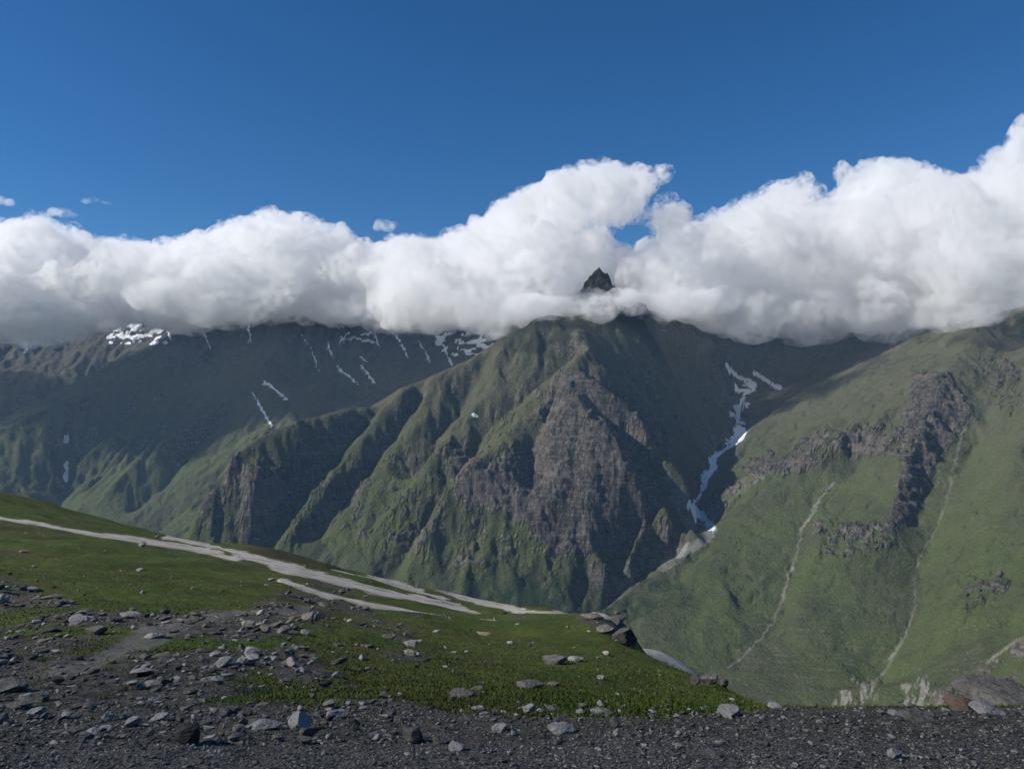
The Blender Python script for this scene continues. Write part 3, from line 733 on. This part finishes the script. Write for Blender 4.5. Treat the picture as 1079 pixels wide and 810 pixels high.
FZ = FZ + BUMPY + 2.5 * fbm(FX / 90, FY / 90, 3, 416) * sstep(140, 260, FD)
SHADY_BANK = fpoly([(255,572),(300,574),(350,590),(362,602),(330,600),(280,588)]) * (FD > 90)  # where the bank turned from the sun is painted dark
FP = np.stack([FX, FY, FZ], -1)
FM = np.stack([RUB, np.clip(ROAD, 0, 1), TRACK, GRV], -1)
FM2 = np.stack([SHADY_BANK, n_d * .5 + .5, RUB * 0, RUB * 0], -1)

nt = NT('hillside_ground')
rub, road, track, grv = nt.attr('mask_a'); bank, big, _u1, _u2 = nt.attr('mask_b')
p = nt.pos()
a1 = nt.noise(p, 0.35, 5, .6); a2 = nt.noise(p, 2.4, 5, .65); a3 = nt.noise(p, 14.0, 4, .7); a4 = nt.noise(p, 60.0, 2, .6)
g = nt.mix(nt.ramp(a1, .35, .65), (0.040, 0.070, 0.011), (0.080, 0.108, 0.018))
g = nt.mix(nt.ramp(nt.noise(p, 0.12, 5, .6), .48, .62, 0, .75), g, (0.070, 0.066, 0.026))
g = nt.mix(nt.ramp(a2, .42, .66), g, (0.060, 0.062, 0.022))
g = nt.mix(nt.ramp(a3, .5, .7, 0, .6), g, (0.030, 0.040, 0.012))
soil = nt.mix(nt.ramp(a3, .35, .65), (0.046, 0.040, 0.032), (0.105, 0.096, 0.082))
soil = nt.mix(nt.ramp(a4, .55, .7, 0, .7), soil, (0.17, 0.165, 0.155))
soil = nt.mix(nt.ramp(a2, .5, .62, 0, .7), soil, (0.034, 0.040, 0.018))
rf = nt.math('ADD', rub, nt.math('MULTIPLY', nt.math('SUBTRACT', a2, .5), 1.2))
rf = nt.math('ADD', rf, nt.math('MULTIPLY', nt.math('SUBTRACT', a1, .5), 1.6))
col = nt.mix(nt.ramp(rf, .38, .62), g, soil)
col = nt.mix(nt.math('MULTIPLY', track, .7), col, nt.mix(a3, (0.10, 0.096, 0.086), (0.20, 0.19, 0.175)))
gr = nt.mix(nt.ramp(a4, .40, .62), (0.038, 0.035, 0.032), (0.16, 0.15, 0.137))
col = nt.mix(grv, col, gr)
rd = nt.mix(nt.ramp(a2, .35, .65), (0.38, 0.345, 0.30), (0.52, 0.485, 0.43))
rd = nt.mix(nt.ramp(a1, .5, .7, 0, .5), rd, (0.36, 0.27, 0.20))
col = nt.mix(nt.ramp(nt.math('ADD', road, nt.math('MULTIPLY', nt.math('SUBTRACT', a1, .5), .6)), .3, .7), col, rd)
col = nt.mix(nt.math('MULTIPLY', bank, .8), col, (0.045, 0.040, 0.026))  # brown scrubby bank, with its shade painted into the colour
h = nt.math('ADD', nt.math('MULTIPLY', a2, .10), nt.math('MULTIPLY', a3, .045))
h = nt.math('ADD', h, nt.math('MULTIPLY', a4, .010))
HILL = nt.bsdf(col, 0.95, nt.bump(h, 1.0, 0.9), 0.12)
o = grid_mesh('hillside', FP, HILL, None, {'mask_a': FM, 'mask_b': FM2}); tag(o, kind='structure')
# the dirt road is a sheet of its own just over the ground
nt = NT('road_dirt'); p = nt.pos()
a1 = nt.noise(p, 0.35, 5, .6); a2 = nt.noise(p, 2.4, 5, .65)
rd = nt.mix(nt.ramp(a2, .35, .65), (0.38, 0.345, 0.30), (0.52, 0.485, 0.43)); rd = nt.mix(nt.ramp(a1, .5, .7, 0, .5), rd, (0.36, 0.27, 0.20)); rd = nt.mix(nt.ramp(nt.noise(nt.pos((.6, .35, 1)), .55, 6, .7), .50, .62, 0, .75), rd, (0.15, 0.135, 0.11))
ROADM = nt.bsdf(rd, 0.95, nt.bump(a2, 0.1, 0.6), 0.1)
core = (ROAD[:-1, :-1] > .8) & (ROAD[1:, 1:] > .8) & (ROAD[1:, :-1] > .8) & (ROAD[:-1, 1:] > .8)
o = grid_mesh('road', FP + (0, 0, 0.02), ROADM, core); tag(o, kind='structure')

# ---- finding the ground under a place seen in the photograph
FPYV = 405 - FPX * FZ / FD
FVIS = np.minimum.accumulate(FPYV, axis=0)
def ground_at(px, py, back=False):
    """first ground met at photo pixel (px, py) -> x, y, z or None"""
    c = int(round((px - fpx[0]) / (fpx[1] - fpx[0])))
    if c < 0 or c >= FNC: return None
    col = FPYV[:, c]
    k = np.nonzero(col <= py)[0]
    if len(k) == 0: return None
    k = k[0]
    return FX[k, c], FY[k, c], FZ[k, c], k, c

# ---- stones
def rock_mesh(name, seed, sub=3, flat=0.5, mat=None):
    V, F = ico(sub); r = np.random.default_rng(seed)
    for k in range(16):
        nrm = r.normal(size=3); nrm /= np.linalg.norm(nrm); off = r.uniform(0.42, 0.85)
        dts = V @ nrm; m = dts > off; V[m] -= np.outer(dts[m] - off, nrm)
    V[:, 2] *= flat; V[:, 1] *= r.uniform(0.65, 0.95)
    rr = V / (np.linalg.norm(V, axis=1)[:, None] + 1e-9)
    V = V + rr * (fbm(V[:, 0] * 2.2 + seed, V[:, 1] * 2.2 + V[:, 2] * 3, 4, seed) * 0.07)[:, None]
    if mat is None: return V, F
    me = bpy.data.meshes.new(name); me.from_pydata(V.tolist(), [], F.tolist()); me.materials.append(mat); return me
def stone_material(name, c0, c1, c2):
    nt = NT(name); g = nt.n('ShaderNodeTexCoord').outputs['Object']
    rn = nt.n('ShaderNodeObjectInfo').outputs['Random']
    w = nt.noise(nt.pos(), 7.0, 6, .65); l = nt.noise(nt.pos((1, 1, 4)), 22.0, 4, .6)
    c = nt.mix(nt.ramp(w, .35, .65), c0, c1); c = nt.mix(nt.ramp(l, .52, .7, 0, .8), c, c2)
    c = nt.mix(nt.math('MULTIPLY', rn, .45), c, tuple(x * .55 for x in c0))
    return nt.bsdf(c, .9, nt.bump(nt.math('ADD', w, l), 0.03, 0.9), 0.2)
STONE = stone_material('grey_stone', (0.095, 0.089, 0.080), (0.20, 0.188, 0.170), (0.055, 0.056, 0.042))
PALE = stone_material('pale_stone', (0.26, 0.25, 0.235), (0.36, 0.35, 0.33), (0.16, 0.155, 0.14))
TAN = stone_material('tan_stone', (0.30, 0.25, 0.17), (0.38, 0.33, 0.24), (0.2, 0.17, 0.12))
DARK = stone_material('dark_stone', (0.055, 0.053, 0.050), (0.10, 0.097, 0.092), (0.03, 0.03, 0.026))
FLATS = [rock_mesh('rock', 500 + i, 3, 0.30 + 0.04 * i, STONE) for i in range(4)]
LUMPS = [rock_mesh('rock', 520 + i, 3, 0.62 + 0.05 * i, STONE) for i in range(6)]
PAL_F = [rock_mesh('rock', 540 + i, 3, 0.30 + 0.05 * i, PALE) for i in range(3)]
PAL_L = [rock_mesh('rock', 550 + i, 3, 0.60, PALE) for i in range(3)]
TANR = rock_mesh('rock', 560, 3, 0.22, TAN)
DRK = [rock_mesh('rock', 570 + i, 3, 0.75, DARK) for i in range(3)]
rr = np.random.default_rng(77)
taken = []
def put_rock(px, py, wpx_, mesh, label, group=None, tilt=0.15, sink=0.25, depth=1.0, height=1.0, rz=None):
    g_ = ground_at(px, py)
    if g_ is None: return None
    x, y, z, k, c = g_
    s = wpx_ * 0.5 / FPX * y
    o = bpy.data.objects.new('rock', mesh); COL.objects.link(o)
    o.scale = (s, s * depth, s * height)
    hz = max(abs(v.co.z) for v in mesh.vertices) * s * height
    o.location = (x, y, z + hz * (1 - 2 * sink)); o.rotation_euler = (rr.uniform(-tilt, tilt), rr.uniform(-tilt, tilt), rr.uniform(-0.5, 0.5) if rz is None else rz)
    tag(o, label, 'rock', group, 'thing'); taken.append((x, y, s)); return o
NAMED = [
 (436,782,34,LUMPS[0],'dark grey rounded boulder on the gravel edge below the grass, left of a paler stone'),
 (466,783,32,FLATS[1],'light grey flat-topped stone right beside the dark rounded boulder on the gravel edge'),
 (281,768,40,PAL_F[0],'long pale slab stone, left one of a pair at the rubble edge'),
 (316,768,38,PAL_L[0],'pale humped stone, right one of a pair of slabs at the rubble edge'),
 (528,770,28,PAL_F[1],'pale flat stone on the gravel edge right of the two middle boulders'),
 (590,771,38,PAL_F[2],'broad pale flat stone on the gravel edge under the middle of the grass'),
 (483,790,22,PAL_L[1],'small pale angular stone standing in the gravel of the roadside'),
 (70,757,17,PAL_L[2],'bright pale cube-like stone in the dark rubble at lower left'),
 (198,784,46,DRK[0],'big dark hump of rock in the rubble at lower left'),
 (14,728,62,FLATS[0],'large grey slab lying flat at the left edge of the rubble'),
 (20,745,40,FLATS[2],'grey slab just in front of the large slab at the left edge'),
 (510,669,25,TANR,'thin tan flat slab lying on the bright grass in the middle'),
 (441,676,15,TANR,'small tan slab on the grass left of the larger tan slab'),
 (608,696,22,PAL_F[0],'pale flat stone at the top of a low bank in the grass'),
 (585,700,34,FLATS[3],'long grey flat outcrop stone along the low bank in the grass'),
 (556,725,36,FLATS[1],'grey weathered outcrop stone in the hollow of the grass'),
 (582,722,20,FLATS[2],'small grey stone right beside the outcrop in the grass hollow'),
 (634,715,14,PAL_F[1],'small bright white slab alone on the grass right of the outcrop'),
 (632,752,28,PAL_F[2],'pale flat stone at the lower border of grass and gravel'),
 (490,733,34,FLATS[0],'long low grey stone half buried in grass at the middle'),
 (503,728,18,FLATS[3],'grey stone just behind the long half-buried stone in the grass'),
 (382,695,12,PAL_L[0],'small bright stone on grass beside the rubble tongue'),
 (356,681,16,FLATS[1],'grey flat stone at the grass and rubble border near the road bends'),
 (438,690,11,PAL_L[1],'small white stone on the grass below the small tan slab'),
 (747,797,32,FLATS[2],'light grey flat stone in the gravel at the bottom right of centre'),
 (1044,752,44,PAL_F[0],'pale flat slab on the crest of the gravel edge at the right'),
 (968,757,46,FLATS[0],'long low grey slab on the gravel crest left of the brown rock at right'),
 (770,755,40,PAL_F[1],'long pale thin slab at the foot of the grass where it ends'),
 (150,576,12,PAL_L[2],'small white stone on the grass just below the upper road'),
 (148,602,11,PAL_F[1],'small white flat stone on the lit grass below the road at left'),
 (24,582,10,PAL_F[2],'small pale stone on the upper grass near the left edge'),
 (165,672,26,PAL_F[0],'pale slab lying in the rubble beside the old track'),
 (5,622,14,PAL_F[1],'bright white stone at the left edge where grass meets rubble'),
 (101,668,30,FLATS[3],'flat grey slab in the rubble left of the old track'),
]
for px, py, w, me, lab in NAMED:
    put_rock(px, py, w, me, lab, tilt=0.1, depth=1.0, sink=0.22)
# dark crag at the end of the grass shelf
for px, py, w, me, h, lab in [(660,681,30,DRK[1],1.5,'large dark crag at the tip of the grass shelf above the lower road'),
        (641,668,26,FLATS[0],1.5,'layered grey ledge behind the dark crag at the shelf tip'),
        (650,658,30,FLATS[1],1.2,'pale topped ledge stone above the dark crag at the shelf tip'),
        (624,652,30,FLATS[2],0.9,'low broken ledge stone left of the shelf tip'),
        (734,722,15,DRK[2],1.4,'dark upright boulder at the lower end of the lower road'),
        (748,722,26,FLATS[3],1.5,'squat grey boulder between two dark ones beside the lower road'),
        (763,724,14,DRK[0],1.2,'small dark boulder at the far right of the group by the lower road')]:
    put_rock(px, py, w, me, lab, tilt=0.1, sink=0.15, height=h)
# big slab outcrop at the right edge
put_rock(1062,744,110,FLATS[0],'big smooth grey slab outcrop rising at the right edge of the gravel', tilt=.05, sink=.25, height=1.2, rz=-0.1)
put_rock(1016,748,52,stone_me := rock_mesh('rock', 590, 3, .5, stone_material('brown_stone', (0.16,0.11,0.085), (0.22,0.16,0.125), (0.09,0.08,0.06))),'brown weathered rock tucked under the big grey slab at right', sink=.3, height=0.9)
n_named = len(taken)

# every other stone is thrown first; the largest seen become objects of their own, the rest one mesh
# the uncountable rest: rubble and gravel as one object
BV = []
for i in range(10):
    V_, F_ = rock_mesh('x', 700 + i, 2 if i < 5 else 1, rr.uniform(.35, .75)); BV.append((V_, F_))
def scatter_mesh(name, spots, mats, label_kind='stuff'):
    vs, fs, mi, n = [], [], [], 0
    for (x, y, z, s, m) in spots:
        V_, F_ = BV[rr.integers(5)] if s * FPX / y > 3.0 else BV[5 + rr.integers(5)]
        a, b, c_ = rr.uniform(0, 6.28), rr.uniform(-.35, .35), rr.uniform(-.35, .35)
        ca, sa = math.cos(a), math.sin(a)
        Q = V_ * (s, s * rr.uniform(.7, 1.1), s * rr.uniform(.4, .9))
        Q = np.stack([Q[:, 0], Q[:, 1] * math.cos(b) - Q[:, 2] * math.sin(b), Q[:, 1] * math.sin(b) + Q[:, 2] * math.cos(b)], 1)
        Q = np.stack([Q[:, 0] * ca - Q[:, 1] * sa, Q[:, 0] * sa + Q[:, 1] * ca, Q[:, 2]], 1) + (x, y, z + s * .15)
        vs.append(Q); fs.append(F_ + n); mi.append(np.full(len(F_), m)); n += len(V_)
    vs = np.concatenate(vs); fs = np.concatenate(fs).astype(np.int32); mi = np.concatenate(mi).astype(np.int32)
    me = bpy.data.meshes.new(name)
    me.vertices.add(len(vs)); me.vertices.foreach_set('co', vs.astype(np.float32).ravel())
    me.loops.add(fs.size); me.loops.foreach_set('vertex_index', fs.ravel())
    me.polygons.add(len(fs)); me.polygons.foreach_set('loop_start', np.arange(0, fs.size, 3, dtype=np.int32)); me.polygons.foreach_set('loop_total', np.full(len(fs), 3, np.int32))
    me.polygons.foreach_set('material_index', mi); me.update(calc_edges=True)
    for m in mats: me.materials.append(m)
    o = bpy.data.objects.new(name, me); COL.objects.link(o); tag(o, kind=label_kind); return o
spots = []
def throw(n, x0, x1, y0, y1, smin, smax, pw, cond, pale=.15):
    px = rr.uniform(x0, x1, n); py = rr.uniform(y0, y1, n); u = rr.random(n)
    for a, b, q in zip(px, py, u):
        g_ = ground_at(a, b)
        if g_ is None: continue
        x, y, z, k, c = g_
        if not cond(k, c): continue
        s = (smin + (smax - smin) * q ** pw) * .5 / FPX * y
        if s * FPX / y > 3 and any((x - q) ** 2 + (y - w) ** 2 < ((s + e) * 0.8) ** 2 for q, w, e in taken): continue
        if s > .45: continue
        t = rr.random(); spots.append((x + rr.normal() * s, y + rr.normal() * s, z, s, 1 if t < pale else (2 if t > .8 else 0), a, b))
inrub = lambda k, c: RUB[k, c] + rr.uniform(-.45, .45) + n_b[k, c] * .3 > .5 and ROAD[k, c] < .4 and rr.random() > TRACK[k, c] * .7
throw(13000, -60, 1140, 600, 812, 2.0, 12, 4.0, inrub)
throw(2000, -60, 420, 615, 785, 6, 30, 3.4, inrub, .22)
throw(14000, -60, 1140, 745, 815, 1.5, 7, 2.0, lambda k, c: FD[k, c] < 9, .28)
throw(70, 0, 1079, 752, 806, 8, 22, 2.0, lambda k, c: FD[k, c] < 9, .3)
throw(150, 480, 1079, 744, 757, 5, 20, 2.2, lambda k, c: FD[k, c] < 9.5, .4)
throw(900, -60, 1000, 540, 750, 1.5, 6, 3.0, lambda k, c: RUB[k, c] < .5 and ROAD[k, c] < .3 and fbm(np.array([FX[k, c] / 5]), np.array([FY[k, c] / 5]), 3, 9)[0] > -.02, .6)
throw(70, 340, 800, 650, 745, 5, 14, 2.5, lambda k, c: RUB[k, c] < .6 and ROAD[k, c] < .3, .6)
throw(50, 0, 330, 560, 630, 4, 10, 2.5, lambda k, c: RUB[k, c] < .6 and ROAD[k, c] < .3, .7)
throw(900, 300, 560, 600, 655, 1.2, 4.5, 2.0, lambda k, c: .02 < ROADm[k, c] < .6, .4)
spots.sort(key=lambda q: -q[3] / q[1])
inview = [q for q in spots if 0 <= q[5] < 1079 and q[6] < 810]
single = inview[:300 - n_named]; _ids = {id(q) for q in single}
kinds = {'rubble': ('lying among the jumbled stones of the dark rubble slope', 'stones of the rubble slope'),
         'gravel': ('lying on the dark gravel of the roadside', 'stones on the roadside gravel'),
         'shelf': ('lying on the short green grass of the shelf', 'stones on the grass shelf'),
         'upper': ('on the upper grass below the road at left', 'stones on the upper grass')}
for x, y, z, s, m, px, py in single:
    c = min(FNC - 1, max(0, int(round((x / y - fu[0]) / (fu[1] - fu[0]))))); k = int(np.searchsorted(fd, y))
    zone = 'gravel' if y < 5.2 else ('rubble' if RUB[min(k, FNR - 1), c] > .35 else ('upper' if px < 330 and py < 640 else 'shelf'))
    fl = rr.random() < .75
    pool = {0: FLATS if fl else LUMPS, 1: PAL_F if fl else PAL_L, 2: DRK}[m]
    me = pool[rr.integers(len(pool))]
    h = rr.uniform(.6, 1.0) * (1 if m != 2 else .5)
    o = bpy.data.objects.new('rock', me); COL.objects.link(o); o.scale = (s, s * rr.uniform(.6, 1.1), s * h)
    hz = max(abs(v.co.z) for v in me.vertices) * s * h
    o.location = (x, y, z + hz * rr.uniform(-.1, .3)); o.rotation_euler = (rr.uniform(-.2, .2), rr.uniform(-.2, .2), rr.uniform(-3, 3))
    tag(o, ('grey', 'pale', 'dark')[m] + (' flat' if fl and m != 2 else ' lumpy') + ' stone ' + kinds[zone][0], 'rock', kinds[zone][1], 'thing')
scatter_mesh('gravel', [q[:5] for q in spots if id(q) not in _ids], [STONE, PALE, DARK])

# short turf: blades standing on the grass
N = 330000
ga = np.zeros((N, 3)); 
lc = rr.integers(0, FNC, N); 
kk = np.searchsorted(fd, 4.0 * (46 / 4.0) ** rr.random(N))
okb = (RUB[kk, lc] + rr.uniform(-.4, .4, N) + n_b[kk, lc] * .3 < .5) & (ROAD[kk, lc] < .2) & (TRACK[kk, lc] < .4)
kk, lc = kk[okb], lc[okb]; n = len(kk)
bx = FX[kk, lc] + rr.normal(size=n) * .004 * FY[kk, lc]; by = FY[kk, lc] * (1 + rr.normal(size=n) * .003); bz = FZ[kk, lc]
hh = rr.uniform(.010, .032, n); ww_ = rr.uniform(.003, .006, n) * (1 + by / 14); an = rr.uniform(0, 6.28, n)
lx, ly = rr.normal(size=n) * hh * .5, rr.normal(size=n) * hh * .5
T = np.zeros((n, 3, 3)); T[:, 0] = np.stack([bx - np.cos(an) * ww_, by - np.sin(an) * ww_, bz - .01], 1); T[:, 1] = np.stack([bx + np.cos(an) * ww_, by + np.sin(an) * ww_, bz - .01], 1); T[:, 2] = np.stack([bx + lx, by + ly, bz + hh], 1)
me = bpy.data.meshes.new('grass'); me.vertices.add(n * 3); me.vertices.foreach_set('co', T.astype(np.float32).ravel())
me.loops.add(n * 3); me.loops.foreach_set('vertex_index', np.arange(n * 3, dtype=np.int32)); me.polygons.add(n)
me.polygons.foreach_set('loop_start', np.arange(0, n * 3, 3, dtype=np.int32)); me.polygons.foreach_set('loop_total', np.full(n, 3, np.int32)); me.update(calc_edges=True)
nt = NT('turf_blades'); p = nt.pos()
gc = nt.mix(nt.ramp(nt.noise(p, 1.1, 4), .35, .65), (0.041, 0.072, 0.011), (0.086, 0.114, 0.022)); gc = nt.mix(nt.ramp(nt.noise(p, 0.30, 5, .65), .45, .62), gc, (0.062, 0.062, 0.022)); gc = nt.mix(nt.ramp(nt.noise(p, 30.0, 2), .5, .75), gc, (0.11, 0.10, 0.04))
me.materials.append(nt.bsdf(gc, .8, None, .1)); o = bpy.data.objects.new('grass', me); COL.objects.link(o); tag(o, kind='stuff')
